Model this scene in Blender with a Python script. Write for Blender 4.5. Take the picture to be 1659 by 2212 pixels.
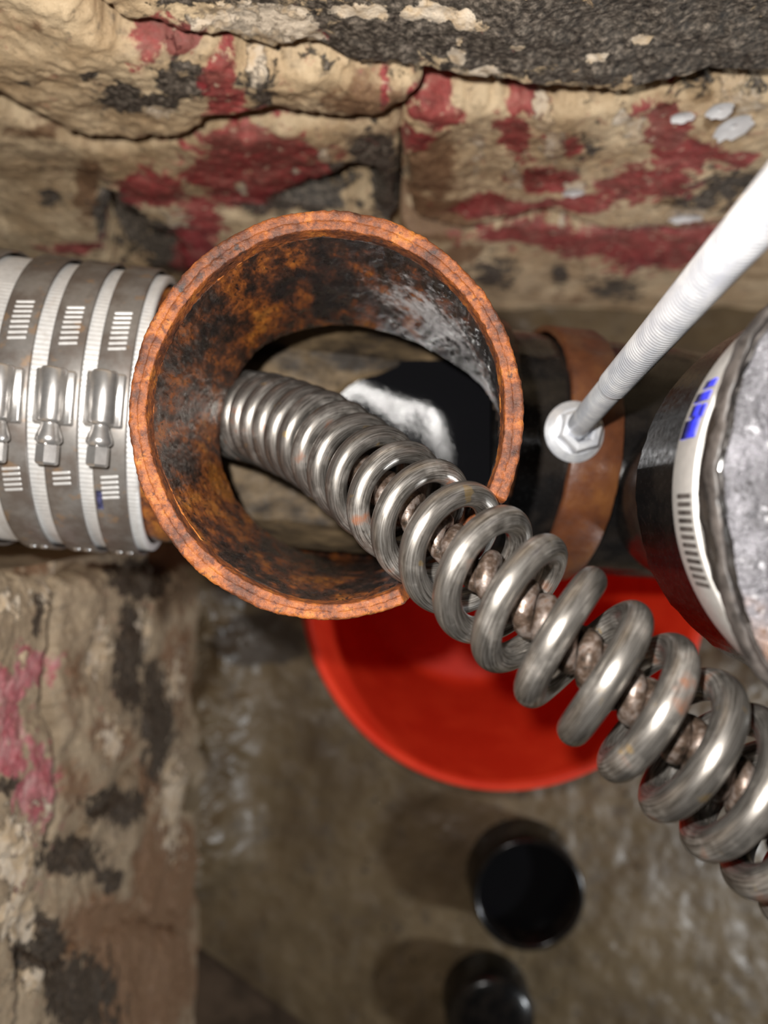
import bpy, math, random
import numpy as np
from mathutils import Vector, Matrix

for o in list(bpy.data.objects):
    bpy.data.objects.remove(o, do_unlink=True)
S = bpy.context.scene
COL = S.collection

# ------------------------------------------------------------------ camera, light, exposure
HC = 0.75                      # lens height above the floor; the phone looks straight down
F, CX, CY = 1598.0, 829.5, 1106.0
cam = bpy.data.cameras.new('camera')
camo = bpy.data.objects.new('camera', cam)
COL.objects.link(camo)
camo.location = (0, 0, HC)
camo.rotation_euler = (0, 0, 0)
cam.sensor_fit = 'VERTICAL'
cam.sensor_height = 36.0
cam.sensor_width = 27.0
cam.lens = 36.0 * F / 2212.0
cam.clip_start = 0.002
cam.clip_end = 50
cam.dof.use_dof = True
cam.dof.focus_distance = 0.213
cam.dof.aperture_fstop = 7.2
S.camera = camo

S.view_settings.view_transform = 'Standard'
S.view_settings.look = 'None'
S.view_settings.gamma = 1.0
S.view_settings.use_curve_mapping = False
S.view_settings.exposure = 0.28

w = bpy.data.worlds.new('world')
S.world = w
w.use_nodes = True
w.node_tree.nodes['Background'].inputs[0].default_value = (1.0, 0.93, 0.85, 1)
w.node_tree.nodes['Background'].inputs[1].default_value = 0.014


def area_light(name, loc, target, size, power, color):
    l = bpy.data.lights.new(name, 'AREA')
    l.shape = 'DISK'
    l.size = size
    l.energy = power
    l.color = color
    o = bpy.data.objects.new(name, l)
    COL.objects.link(o)
    o.location = loc
    o.rotation_euler = (Vector(target) - Vector(loc)).to_track_quat('-Z', 'Y').to_euler()
    return o


# the phone's flash beside the lens, and a cool work light standing low on the right
area_light('phone_flash', (-0.019, 0.021, HC + 0.001), (-0.012, 0.012, 0), 0.007, 1.45, (1.0, 0.965, 0.92))
area_light('work_light', (0.86, -0.58, 0.46), (0.05, -0.2, 0.1), 0.09, 4.0, (0.93, 0.97, 1.0))


# ------------------------------------------------------------------ helpers
def P(px, py, d):
    """a point seen at photo pixel (px,py), d metres below the lens"""
    return np.array([(px - CX) / F * d, (CY - py) / F * d, HC - d])


def _hash(ix, iy, iz, seed):
    h = (ix.astype(np.int64) * 374761393 + iy.astype(np.int64) * 668265263 +
         iz.astype(np.int64) * 2147483647 + seed * 1274126177) & 0xffffffff
    h = ((h ^ (h >> 13)) * 1274126177) & 0xffffffff
    h = ((h ^ (h >> 16)) * 2246822519) & 0xffffffff
    return ((h ^ (h >> 15)) & 0xffffff) / float(0xffffff)


def vnoise(p, seed=0):
    p = np.asarray(p, float)
    i = np.floor(p)
    f = p - i
    f = f * f * (3 - 2 * f)
    i = i.astype(np.int64)
    out = 0
    for dx in (0, 1):
        wx = f[..., 0] if dx else 1 - f[..., 0]
        for dy in (0, 1):
            wy = f[..., 1] if dy else 1 - f[..., 1]
            for dz in (0, 1):
                wz = f[..., 2] if dz else 1 - f[..., 2]
                out = out + wx * wy * wz * _hash(i[..., 0] + dx, i[..., 1] + dy, i[..., 2] + dz, seed)
    return out * 2 - 1


def fbm(p, scale, octv=4, seed=0, gain=0.5):
    p = np.asarray(p, float) * scale
    a, s = 1.0, 0.0
    for k in range(octv):
        s = s + a * vnoise(p, seed + k * 17)
        p = p * 2.03 + 11.3
        a *= gain
    return s


def link_mesh(name, verts, faces, mat, parent=None, smooth=True, uv=None, attr=None, loc=None):
    me = bpy.data.meshes.new(name)
    me.from_pydata(np.asarray(verts, float).reshape(-1, 3).tolist(), [], faces if isinstance(faces, list) else faces.tolist())
    me.update()
    if smooth:
        me.polygons.foreach_set('use_smooth', np.ones(len(me.polygons), dtype=bool))
    if uv is not None:
        l = me.uv_layers.new(name='UVMap')
        vi = np.zeros(len(me.loops), dtype=np.int32)
        me.loops.foreach_get('vertex_index', vi)
        l.data.foreach_set('uv', np.asarray(uv, np.float32)[vi].ravel())
    if attr is not None:
        a = me.color_attributes.new('paint', 'FLOAT_COLOR', 'POINT')
        a.data.foreach_set('color', np.asarray(attr, np.float32).ravel())
    if mat is not None:
        me.materials.append(mat)
    o = bpy.data.objects.new(name, me)
    COL.objects.link(o)
    if parent is not None:
        o.parent = parent
        # meshes are written in world space: undo the parent's offset (and its parent's)
        q = Vector((0, 0, 0))
        a = parent
        while a is not None:
            q += a.location
            a = a.parent
        me.transform(Matrix.Translation(-q))
    return o


def empty(name, loc):
    o = bpy.data.objects.new(name, None)
    o.empty_display_size = 0.02
    COL.objects.link(o)
    o.location = tuple(float(v) for v in loc)
    return o


def tag(o, label=None, cat=None, group=None, kind=None):
    if label: o['label'] = label
    if cat: o['category'] = cat
    if group: o['group'] = group
    if kind: o['kind'] = kind
    return o


def grid_faces(n, m, cu=False, cv=False):
    """quads for an n x m vertex grid; cu closes the first index, cv the second"""
    i = np.arange(n if cu else n - 1)
    j = np.arange(m if cv else m - 1)
    I, J = np.meshgrid(i, j, indexing='ij')
    I2, J2 = (I + 1) % n, (J + 1) % m
    return np.stack([I * m + J, I * m + J2, I2 * m + J2, I2 * m + J], -1).reshape(-1, 4)


def merge(parts):
    V, Fc, n = [], [], 0
    for v, f in parts:
        v = np.asarray(v, float).reshape(-1, 3)
        V.append(v)
        for q in (f.tolist() if hasattr(f, 'tolist') else f):
            Fc.append([a + n for a in q])
        n += len(v)
    return np.concatenate(V), Fc


def lathe(profile, origin, axis, xdir, seg=64, a0=0.0, a1=2 * math.pi, closed=True, rmul=None):
    """profile: (radius, position along the axis)"""
    axis = np.array(axis, float); axis /= np.linalg.norm(axis)
    xdir = np.array(xdir, float); xdir -= axis * xdir.dot(axis); xdir /= np.linalg.norm(xdir)
    ydir = np.cross(axis, xdir)
    t = np.linspace(a0, a1, seg, endpoint=not closed)
    pr = np.array(profile, float)
    r = pr[:, 0][:, None] * (np.ones_like(t)[None] if rmul is None else rmul(t)[None])
    V = (np.array(origin)[None, None] + axis * pr[:, 1][:, None, None] +
         xdir * (r * np.cos(t)[None])[..., None] + ydir * (r * np.sin(t)[None])[..., None])
    return V.reshape(-1, 3), grid_faces(len(pr), seg, False, closed)


def box(c, u, v, n, a, b, h, bev=0.0):
    """bevelled box centred on c, half sizes a,b,h along u,v,n"""
    c, u, v, n = [np.array(x, float) for x in (c, u, v, n)]
    V = []
    e = bev
    lay = [(-h, e), (-h + e, 0), (h - e, 0), (h, e)] if e > 0 else [(-h, 0), (h, 0)]
    for z, ins in lay:
        A, B = a - ins, b - ins
        if e > 0:
            pts = [(-A + e, -B), (A - e, -B), (A, -B + e), (A, B - e), (A - e, B), (-A + e, B), (-A, B - e), (-A, -B + e)]
        else:
            pts = [(-A, -B), (A, -B), (A, B), (-A, B)]
        V += [c + u * x + v * y + n * z for x, y in pts]
    k = 8 if e > 0 else 4
    Fc = [list(range(k))[::-1], list(range(len(V) - k, len(V)))]
    for l in range(len(lay) - 1):
        for j in range(k):
            Fc.append([l * k + j, l * k + (j + 1) % k, (l + 1) * k + (j + 1) % k, (l + 1) * k + j])
    return np.array(V), Fc


# ------------------------------------------------------------------ materials
class NT:
    def __init__(self, name):
        self.m = bpy.data.materials.new(name)
        self.m.use_nodes = True
        self.t = self.m.node_tree
        self.b = self.t.nodes['Principled BSDF']
        self._co = {}

    def n(self, typ, **kw):
        nd = self.t.nodes.new(typ)
        for k, v in kw.items():
            setattr(nd, k, v)
        return nd

    def l(self, a, b):
        self.t.links.new(a, b)

    def coord(self, kind='Object'):
        if 'tc' not in self._co:
            self._co['tc'] = self.n('ShaderNodeTexCoord')
        return self._co['tc'].outputs[kind]

    def geo(self):
        if 'g' not in self._co:
            self._co['g'] = self.n('ShaderNodeNewGeometry')
        return self._co['g'].outputs['Position']

    def map(self, src, scale=(1, 1, 1), loc=(0, 0, 0), rot=(0, 0, 0)):
        mp = self.n('ShaderNodeMapping')
        mp.inputs['Scale'].default_value = scale
        mp.inputs['Location'].default_value = loc
        mp.inputs['Rotation'].default_value = rot
        self.l(src, mp.inputs['Vector'])
        return mp.outputs[0]

    def noise(self, scale, detail=5, rough=0.55, vec=None, dist=0.0):
        nd = self.n('ShaderNodeTexNoise')
        nd.inputs['Scale'].default_value = scale
        nd.inputs['Detail'].default_value = detail
        nd.inputs['Roughness'].default_value = rough
        nd.inputs['Distortion'].default_value = dist
        self.l(vec if vec is not None else self.geo(), nd.inputs['Vector'])
        return nd.outputs['Fac']

    def ramp(self, fac, stops):
        r = self.n('ShaderNodeValToRGB')
        el = r.color_ramp.elements
        while len(el) < len(stops):
            el.new(0.5)
        for e, (p, c) in zip(el, stops):
            e.position = p
            e.color = c if len(c) == 4 else (*c, 1)
        self.l(fac, r.inputs[0])
        return r.outputs[0]

    def step(self, fac, a, b):
        r = self.n('ShaderNodeMapRange')
        r.interpolation_type = 'SMOOTHSTEP'
        r.inputs['From Min'].default_value = a
        r.inputs['From Max'].default_value = b
        self.l(fac, r.inputs['Value'])
        return r.outputs[0]

    def rng(self, fac, a, b, c, d):
        r = self.n('ShaderNodeMapRange')
        for k, v in zip(('From Min', 'From Max', 'To Min', 'To Max'), (a, b, c, d)):
            r.inputs[k].default_value = v
        self.l(fac, r.inputs['Value'])
        return r.outputs[0]

    def math(self, op, a, b=None):
        nd = self.n('ShaderNodeMath', operation=op)
        for i, x in enumerate((a, b)):
            if x is None: continue
            if isinstance(x, (int, float)):
                nd.inputs[i].default_value = x
            else:
                self.l(x, nd.inputs[i])
        return nd.outputs[0]

    def mix(self, fac, a, b, mode='MIX'):
        nd = self.n('ShaderNodeMix', data_type='RGBA', blend_type=mode)
        for i, x in ((0, fac), (6, a), (7, b)):
            if isinstance(x, (int, float)):
                nd.inputs[i].default_value = x
            elif isinstance(x, tuple):
                nd.inputs[i].default_value = x if len(x) == 4 else (*x, 1)
            else:
                self.l(x, nd.inputs[i])
        return nd.outputs[2]

    def bump(self, h, strength=0.3, dist=0.001, prev=None):
        b = self.n('ShaderNodeBump')
        b.inputs['Strength'].default_value = strength
        b.inputs['Distance'].default_value = dist
        self.l(h, b.inputs['Height'])
        if prev is not None:
            self.l(prev, b.inputs['Normal'])
        return b.outputs[0]

    def out(self, col=None, rough=None, metal=None, normal=None, coat=None, spec=None, ior=None):
        for k, v in (('Base Color', col), ('Roughness', rough), ('Metallic', metal), ('Normal', normal), ('Coat Normal', normal if coat is not None and self.m.name != 'worn_spring_steel' else None),
                     ('Coat Weight', coat), ('Specular IOR Level', spec), ('IOR', ior)):
            if v is None: continue
            i = self.b.inputs[k]
            if isinstance(v, (int, float)):
                i.default_value = v
            elif isinstance(v, tuple):
                i.default_value = v if len(v) == 4 else (*v, 1)
            else:
                self.l(v, i)
        return self.m


def mat_plain(name, col, rough=0.5, metal=0.0, var=0.25, scale=200, bump=0.1, coat=None):
    t = NT(name)
    n = t.noise(scale, 5)
    c = t.mix(t.step(n, 0.3, 0.7), tuple(x * (1 - var) for x in col), tuple(min(1, x * (1 + var)) for x in col))
    return t.out(c, t.rng(n, 0.3, 0.7, max(0.03, rough - 0.08), rough + 0.1), metal, t.bump(n, bump, 0.0005), coat)


def mat_rust_rim():
    t = NT('rusted_cut_edge')
    a = t.noise(85, 9, 0.74); b = t.noise(420, 6, 0.7); c = t.noise(130, 5, 0.6)
    col = t.ramp(a, [(0.36, (0.035, 0.015, 0.010)), (0.46, (0.105, 0.034, 0.014)), (0.55, (0.22, 0.064, 0.017)), (0.67, (0.36, 0.135, 0.025))])
    col = t.mix(t.step(b, 0.50, 0.66), col, (0.075, 0.026, 0.016))
    col = t.mix(t.step(c, 0.60, 0.70), col, (0.035, 0.025, 0.022))
    nrm = t.bump(b, 0.7, 0.0008)
    return t.out(col, t.rng(b, 0.35, 0.65, 0.30, 0.6), 0.0, nrm, coat=0.04, spec=0.28)


def mat_rust_inside():
    t = NT('rusted_wet_iron')
    vs = t.map(t.geo(), (1, 1, 0.42))                      # streaked down the pipe by running water
    a = t.noise(46, 9, 0.70, vs, dist=0.3); b = t.noise(190, 7, 0.68, vs); c = t.noise(800, 5, 0.6, vs)
    p = t.n('ShaderNodeSeparateXYZ'); t.l(t.geo(), p.inputs[0])
    # scale is heavier on the branch side of the hub, where the water does not run
    side = t.rng(p.outputs[0], -0.070, 0.030, 0.06, -0.10)
    k = t.math('ADD', t.math('ADD', t.rng(a, 0.30, 0.70, 0.10, 0.72), t.rng(b, 0.3, 0.7, -0.02, 0.30)), side)
    col = t.ramp(k, [(0.42, (0.014, 0.010, 0.009)), (0.52, (0.040, 0.020, 0.013)), (0.60, (0.105, 0.034, 0.014)),
                     (0.70, (0.25, 0.075, 0.016)), (0.82, (0.38, 0.14, 0.024))])
    col = t.mix(t.step(c, 0.54, 0.66), col, (0.026, 0.014, 0.011))
    # pale mottled patch on the far side of the hub
    vd = t.n('ShaderNodeVectorMath', operation='DISTANCE'); t.l(t.geo(), vd.inputs[0]); vd.inputs[1].default_value = (0.021, 0.072, HC - 0.258)
    sc = t.math('ADD', t.rng(vd.outputs['Value'], 0.008, 0.046, 0.80, 0.0), t.math('MULTIPLY', t.math('SUBTRACT', t.noise(190, 7, 0.7), 0.5), 1.7))
    col = t.mix(t.math('MULTIPLY', t.step(sc, 0.44, 0.85), 0.9), col, (0.52, 0.50, 0.50))
    nrm = t.bump(b, 0.5, 0.0010)
    return t.out(col, t.rng(b, 0.35, 0.65, 0.20, 0.46), 0.0, nrm, coat=0.30)


def mat_coil():
    t = NT('worn_spring_steel')
    uv = t.coord('UV')
    st = t.noise(1.0, 6, 0.6, t.map(uv, (120, 2600, 1)))      # long drawn scratches along the wire
    st2 = t.noise(1.0, 6, 0.65, t.map(uv, (170, 420, 1)))
    g = t.noise(75, 5, 0.6)
    col = t.ramp(st, [(0.32, (0.050, 0.043, 0.037)), (0.46, (0.165, 0.150, 0.133)), (0.62, (0.34, 0.318, 0.292))])
    col = t.mix(t.step(st2, 0.60, 0.74), col, (0.05, 0.043, 0.038))
    col = t.mix(t.math('MULTIPLY', t.step(g, 0.60, 0.72), 0.75), col, (0.24, 0.085, 0.035))
    col = t.mix(t.math('MULTIPLY', t.step(t.noise(160, 4), 0.66, 0.72), 0.5), col, (0.42, 0.28, 0.10))
    nrm = t.bump(st, 0.13, 0.0004)
    t.b.inputs['Coat Roughness'].default_value = 0.17
    return t.out(col, t.rng(st, 0.3, 0.7, 0.40, 0.30), t.rng(g, 0.5, 0.75, 0.84, 0.25), nrm, coat=0.35)


def mat_core():
    t = NT('rusted_core_steel')
    a = t.noise(260, 6, 0.62); b = t.noise(900, 4)
    col = t.ramp(a, [(0.34, (0.025, 0.018, 0.013)), (0.48, (0.085, 0.056, 0.04)), (0.60, (0.20, 0.165, 0.145)), (0.72, (0.16, 0.072, 0.03))])
    return t.out(col, t.rng(b, 0.3, 0.7, 0.3, 0.5), 0.5, t.bump(b, 0.35, 0.0005))


def mat_stainless(name='bright_stainless', base=0.78, tint=(1, 0.99, 0.97), rough=0.34, stain=0.0, metal=0.75):
    t = NT(name)
    a = t.noise(60, 5, 0.6); b = t.noise(500, 4)
    c0 = tuple(base * x for x in tint)
    col = t.mix(t.step(b, 0.3, 0.7), tuple(x * 0.88 for x in c0), c0)
    if stain > 0:
        col = t.mix(t.math('MULTIPLY', t.step(a, 0.40, 0.62), stain), col, (0.105, 0.070, 0.050))
        col = t.mix(t.math('MULTIPLY', t.step(t.noise(140, 5), 0.58, 0.66), stain), col, (0.33, 0.21, 0.12))
    return t.out(col, t.rng(a, 0.3, 0.7, rough, rough + 0.12), metal, t.bump(b, 0.08, 0.0003))


def mat_zinc():
    t = NT('zinc_plated_steel')
    a = t.noise(110, 5, 0.6); b = t.noise(55, 4)
    col = t.mix(t.step(a, 0.35, 0.65), (0.66, 0.68, 0.73), (0.90, 0.91, 0.93))
    col = t.mix(t.math('MULTIPLY', t.step(b, 0.66, 0.74), 0.7), col, (0.34, 0.25, 0.12))
    return t.out(col, t.rng(a, 0.3, 0.7, 0.32, 0.44), 0.62, None)


def mat_strap():
    t = NT('rusted_strap_iron')
    a = t.noise(38, 6, 0.6); b = t.noise(300, 5)
    col = t.ramp(a, [(0.32, (0.050, 0.018, 0.010)), (0.50, (0.100, 0.034, 0.014)), (0.68, (0.165, 0.064, 0.020))])
    col = t.mix(t.math('MULTIPLY', t.step(b, 0.58, 0.7), 0.6), col, (0.06, 0.022, 0.012))
    return t.out(col, t.rng(b, 0.3, 0.7, 0.28, 0.5), 0.0, t.bump(b, 0.35, 0.0006), coat=0.2)


def mat_black(name='black_wet_plastic'):
    t = NT(name)
    a = t.noise(70, 5); b = t.noise(600, 4)
    col = t.mix(t.step(a, 0.4, 0.65), (0.006, 0.0055, 0.0055), (0.016, 0.013, 0.011))
    return t.out(col, t.rng(b, 0.35, 0.65, 0.14, 0.30), 0.0, t.bump(b, 0.06, 0.0003))


def mat_red():
    t = NT('red_bucket_plastic')
    a = t.noise(30, 4); b = t.noise(500, 3)
    col = t.mix(t.step(a, 0.35, 0.7), (0.76, 0.036, 0.012), (0.86, 0.052, 0.016))
    return t.out(col, t.rng(a, 0.3, 0.7, 0.50, 0.60), 0.0, t.bump(b, 0.03, 0.0003), spec=0.28)


def mat_paintwall(name, tan0, tan1, reds=((0.20, 0.022, 0.028), (0.38, 0.045, 0.050), (0.50, 0.15, 0.13)),
                  darks=((0.020, 0.017, 0.014), (0.085, 0.068, 0.052), (0.22, 0.18, 0.14), (0.42, 0.33, 0.25))):
    """flaking masonry paint; the colour attribute holds (red, bare dark stone with hole shade, cream flake, brown)"""
    t = NT(name)
    at = t.n('ShaderNodeVertexColor'); at.layer_name = 'paint'
    s = t.n('ShaderNodeSeparateColor'); t.l(at.outputs['Color'], s.inputs[0])
    R, D, W, B = s.outputs[0], s.outputs[1], s.outputs[2], at.outputs['Alpha']
    big = t.noise(28, 6, 0.6); mid = t.noise(95, 8, 0.68, dist=0.6); fine = t.noise(420, 6, 0.65)
    mid2 = t.noise(70, 8, 0.68, t.map(t.geo(), loc=(0.37, 0.11, 0.5)), dist=0.5)

    def mask(wt, nz, amp=2.1, soft=0.06):
        return t.step(t.math('ADD', wt, t.math('MULTIPLY', t.math('SUBTRACT', nz, 0.5), amp)), 0.5 - soft, 0.5 + soft)
    col = t.mix(t.step(big, 0.32, 0.68), tan0, tan1)
    col = t.mix(t.math('MULTIPLY', t.step(fine, 0.52, 0.72), 0.5), col, tuple(x * 0.5 for x in tan0))
    gr = t.noise(46, 8, 0.7, t.map(t.geo(), loc=(0.9, 0.4, 0.3)), dist=0.4)
    col = t.mix(t.math('MULTIPLY', t.step(gr, 0.50, 0.72), 0.62), col, (0.17, 0.125, 0.085))
    col = t.mix(t.math('MULTIPLY', t.step(t.noise(150, 8, 0.7), 0.57, 0.66), 0.55), col, (0.10, 0.082, 0.066))
    col = t.mix(t.math('MULTIPLY', t.step(t.noise(110, 8, 0.7, t.map(t.geo(), loc=(0.1, 0.8, 0.6))), 0.60, 0.68), 0.5), col, (0.40, 0.12, 0.09))
    col = t.mix(t.math('MULTIPLY', mask(B, mid2, 1.2, 0.12), 0.9), col,
                t.mix(t.step(fine, 0.35, 0.65), (0.17, 0.085, 0.045), (0.27, 0.15, 0.075)))
    dk = t.ramp(fine, [(0.34, darks[0]), (0.50, darks[1]), (0.62, darks[2]), (0.74, darks[3])])
    dmask = mask(D, mid)
    col = t.mix(dmask, col, dk)
    rd = t.ramp(t.noise(80, 6, 0.65), [(0.35, reds[0]), (0.52, reds[1]), (0.66, reds[2])])
    rd = t.mix(t.math('MULTIPLY', t.step(fine, 0.58, 0.70), 0.55), rd, (0.16, 0.03, 0.03))
    rd = t.mix(t.math('MULTIPLY', t.step(gr, 0.46, 0.62), 0.65), rd, (0.17, 0.065, 0.050))
    rd = t.mix(t.math('MULTIPLY', t.step(t.noise(170, 6, 0.65), 0.60, 0.66), 0.85), rd, (0.60, 0.43, 0.31))
    col = t.mix(t.math('MULTIPLY', mask(R, mid2, 2.3, 0.10), 0.93), col, rd)
    wmask = mask(W, t.noise(120, 7, 0.66, t.map(t.geo(), loc=(0.7, 0.2, 0.1))), 1.9)
    col = t.mix(wmask, col, t.mix(t.step(mid, 0.4, 0.6), (0.62, 0.46, 0.29), (0.72, 0.60, 0.46)))
    h = t.math('ADD', t.math('MULTIPLY', fine, 0.5), t.math('ADD', t.math('MULTIPLY', dmask, -0.6), t.math('MULTIPLY', wmask, 0.7)))
    nrm = t.bump(t.noise(1100, 4), 0.4, 0.0008, t.bump(h, 0.9, 0.0016))
    return t.out(col, t.rng(fine, 0.3, 0.7, 0.42, 0.75), 0.0, nrm, spec=0.5)


def mat_floor():
    t = NT('wet_dirty_concrete')
    at = t.n('ShaderNodeVertexColor'); at.layer_name = 'paint'
    s = t.n('ShaderNodeSeparateColor'); t.l(at.outputs['Color'], s.inputs[0])
    a = t.noise(9, 6, 0.6); b = t.noise(45, 6, 0.65); f = t.noise(320, 5)
    col = t.ramp(a, [(0.30, (0.090, 0.062, 0.036)), (0.50, (0.155, 0.112, 0.062)), (0.70, (0.215, 0.158, 0.092))])
    col = t.mix(t.math('MULTIPLY', t.step(b, 0.54, 0.68), 0.55), col, (0.075, 0.058, 0.042))
    col = t.mix(t.math('MULTIPLY', t.step(f, 0.6, 0.7), 0.35), col, (0.30, 0.25, 0.19))
    wet_and_shadow = t.step(t.math('ADD', s.outputs[1], t.math('MULTIPLY', t.math('SUBTRACT', b, 0.5), 0.6)), 0.4, 0.6)  # wet patches; also carries the pipe shadow painted left of the bucket
    col = t.mix(t.math('MULTIPLY', wet_and_shadow, 0.8), col, (0.040, 0.030, 0.022))
    lime = t.step(t.math('ADD', s.outputs[2], t.math('MULTIPLY', t.math('SUBTRACT', b, 0.5), 1.2)), 0.42, 0.58)
    col = t.mix(t.math('MULTIPLY', lime, 0.6), col, (0.40, 0.32, 0.22))
    nrm = t.bump(f, 0.30, 0.0010, t.bump(b, 0.2, 0.002))
    return t.out(col, t.rng(b, 0.35, 0.65, 0.30, 0.60), 0.0, nrm)


def mat_silt():
    t = NT('sandy_silt')
    a = t.noise(1.0, 6, 0.62, t.map(t.geo(), (26, 60, 60))); b = t.noise(160, 5, 0.6)
    col = t.ramp(a, [(0.38, (0.028, 0.021, 0.015)), (0.50, (0.10, 0.070, 0.040)), (0.64, (0.20, 0.14, 0.078))])
    col = t.mix(t.math('MULTIPLY', t.step(b, 0.56, 0.68), 0.6), col, (0.05, 0.037, 0.027))
    return t.out(col, t.rng(b, 0.3, 0.7, 0.5, 0.7), 0.0, t.bump(b, 0.3, 0.0008), spec=0.2)


def mat_cap():
    t = NT('grey_gritty_cast_cap')
    a = t.noise(60, 6, 0.6); b = t.noise(480, 5, 0.65); c = t.noise(900, 4)
    col = t.mix(t.step(a, 0.35, 0.65), (0.15, 0.145, 0.155), (0.30, 0.29, 0.315))
    col = t.mix(t.math('MULTIPLY', t.step(b, 0.56, 0.66), 0.7), col, (0.06, 0.055, 0.055))
    col = t.mix(t.math('MULTIPLY', t.step(t.noise(330, 4, 0.6), 0.60, 0.66), 0.8), col, (0.66, 0.65, 0.68))
    col = t.mix(t.step(t.noise(150, 5, 0.6), 0.66, 0.70), col, (0.035, 0.032, 0.032))
    p = t.n('ShaderNodeSeparateXYZ'); t.l(t.geo(), p.inputs[0])
    low = t.step(t.math('ADD', t.rng(p.outputs[1], 0.01, -0.05, 0, 1), t.math('MULTIPLY', t.math('SUBTRACT', a, 0.5), 1.6)), 0.55, 0.9)
    col = t.mix(t.math('MULTIPLY', low, 0.7), col, (0.34, 0.18, 0.10))
    nrm = t.bump(c, 1.0, 0.0012, t.bump(b, 1.0, 0.0025))
    return t.out(col, t.rng(b, 0.3, 0.7, 0.16, 0.40), 0.25, nrm, coat=0.15)


M = dict(rim=mat_rust_rim(), inside=mat_rust_inside(), coil=mat_coil(), core=mat_core(),
         shield=mat_stainless('bright_stainless', 0.78, (1, 0.99, 0.97), 0.42, 0.15, 0.35), clamp=mat_stainless('stained_stainless', 0.26, (1, 0.93, 0.86), 0.36, 0.6, 0.5),
         screw=mat_stainless('clean_stainless', 0.70, (1, 0.97, 0.94), 0.24, 0.1, 0.85), zinc=mat_zinc(), strap=mat_strap(),
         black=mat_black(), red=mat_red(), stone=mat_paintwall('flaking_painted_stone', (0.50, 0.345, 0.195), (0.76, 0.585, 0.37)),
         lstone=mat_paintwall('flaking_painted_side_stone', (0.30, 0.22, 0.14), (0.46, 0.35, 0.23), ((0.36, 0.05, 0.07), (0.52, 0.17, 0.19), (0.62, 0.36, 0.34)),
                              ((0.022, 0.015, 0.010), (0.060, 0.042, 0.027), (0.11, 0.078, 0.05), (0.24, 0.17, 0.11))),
         floor=mat_floor(), cap=mat_cap(),
         rubber=mat_plain('dark_dirty_rubber', (0.045, 0.038, 0.034), 0.5, 0, 0.5, 300, 0.4),
         band=mat_stainless('clamp_band_stainless', 0.66, (1, 0.97, 0.92), 0.36, 0.15, 0.65),
         ink=mat_plain('blue_ink', (0.018, 0.022, 0.36), 0.4, 0, 0.3, 400, 0.02),
         silt=mat_silt(),
         flake=mat_plain('white_paint_flake', (0.88, 0.86, 0.84), 0.42, 0, 0.10, 160, 0.15))
wm = NT('black_drain_water')
M['water'] = wm.out((0.006, 0.006, 0.007), 0.06, 0.0, wm.bump(wm.noise(420, 2), 0.05, 0.001, wm.bump(wm.noise(30, 0), 0.34, 0.006)))

# ------------------------------------------------------------------ floor
Y_WALL, X_WALL = 0.205, -0.187


def floor_mesh():
    n = 420
    xs = np.concatenate([np.linspace(-0.62, -0.31, 40), np.linspace(-0.30, 0.55, n), np.linspace(0.56, 1.1, 40)])
    ys = np.concatenate([np.linspace(-1.0, -0.56, 40), np.linspace(-0.555, 0.26, n)])
    X, Y = np.meshgrid(xs, ys, indexing='ij')
    p = np.stack([X, Y, X * 0], -1)
    Z = 0.004 * fbm(p, 9, 4, 3) + 0.0012 * fbm(p, 60, 3, 5)
    Z = Z + 0.050 * np.clip((-0.115 - X) / 0.08, 0, 1) ** 1.5 * np.clip((Y + 0.40) / 0.08, 0, 1) * (1 + 0.8 * fbm(p, 26, 4, 77))      # rubble banked against the side wall
    px = CX + X / 0.75 * F; py = CY - Y / 0.75 * F
    at = np.zeros(X.shape + (4,)); at[..., 3] = 1

    def blob(ch, x, y, rx, ry, s=1.0):
        at[..., ch] = np.maximum(at[..., ch], s * np.exp(-(((px - x) / rx) ** 2 + ((py - y) / ry) ** 2)))
    for b in [(330, 1420, 60, 140), (360, 1600, 50, 120), (180, 1900, 130, 60), (120, 2050, 90, 120), (560, 1380, 120, 70)]:  # last blob paints the pipe's shadow left of the bucket
        blob(1, *b)
    for b in [(440, 1600, 30, 200, .55), (1250, 620, 160, 40, .8)]:
        blob(2, *b)
    V = np.stack([X, Y, Z], -1)
    return V, grid_faces(X.shape[0], X.shape[1])[:, ::-1], at


V, Fc, at = floor_mesh()
fl = link_mesh('floor', V, Fc, M['floor'], attr=at.reshape(-1, 4))
tag(fl, 'wet brown concrete floor below the pipes', 'floor', kind='structure')


# ------------------------------------------------------------------ masonry
def poly_sd(q, poly):
    """signed distance (positive inside) of points q (N,2) to polygon"""
    poly = np.asarray(poly, float)
    a = poly; b = np.roll(poly, -1, 0)
    dmin = np.full(len(q), 1e9); ins = np.zeros(len(q), bool)
    for (x0, y0), (x1, y1) in zip(a, b):
        ex, ey = x1 - x0, y1 - y0
        t = np.clip(((q[:, 0] - x0) * ex + (q[:, 1] - y0) * ey) / (ex * ex + ey * ey + 1e-18), 0, 1)
        dmin = np.minimum(dmin, np.hypot(q[:, 0] - x0 - t * ex, q[:, 1] - y0 - t * ey))
        c = ((y0 > q[:, 1]) != (y1 > q[:, 1])) & (q[:, 0] < (x1 - x0) * (q[:, 1] - y0) / (y1 - y0 + 1e-18) + x0)
        ins ^= c
    return np.where(ins, dmin, -dmin)


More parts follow.
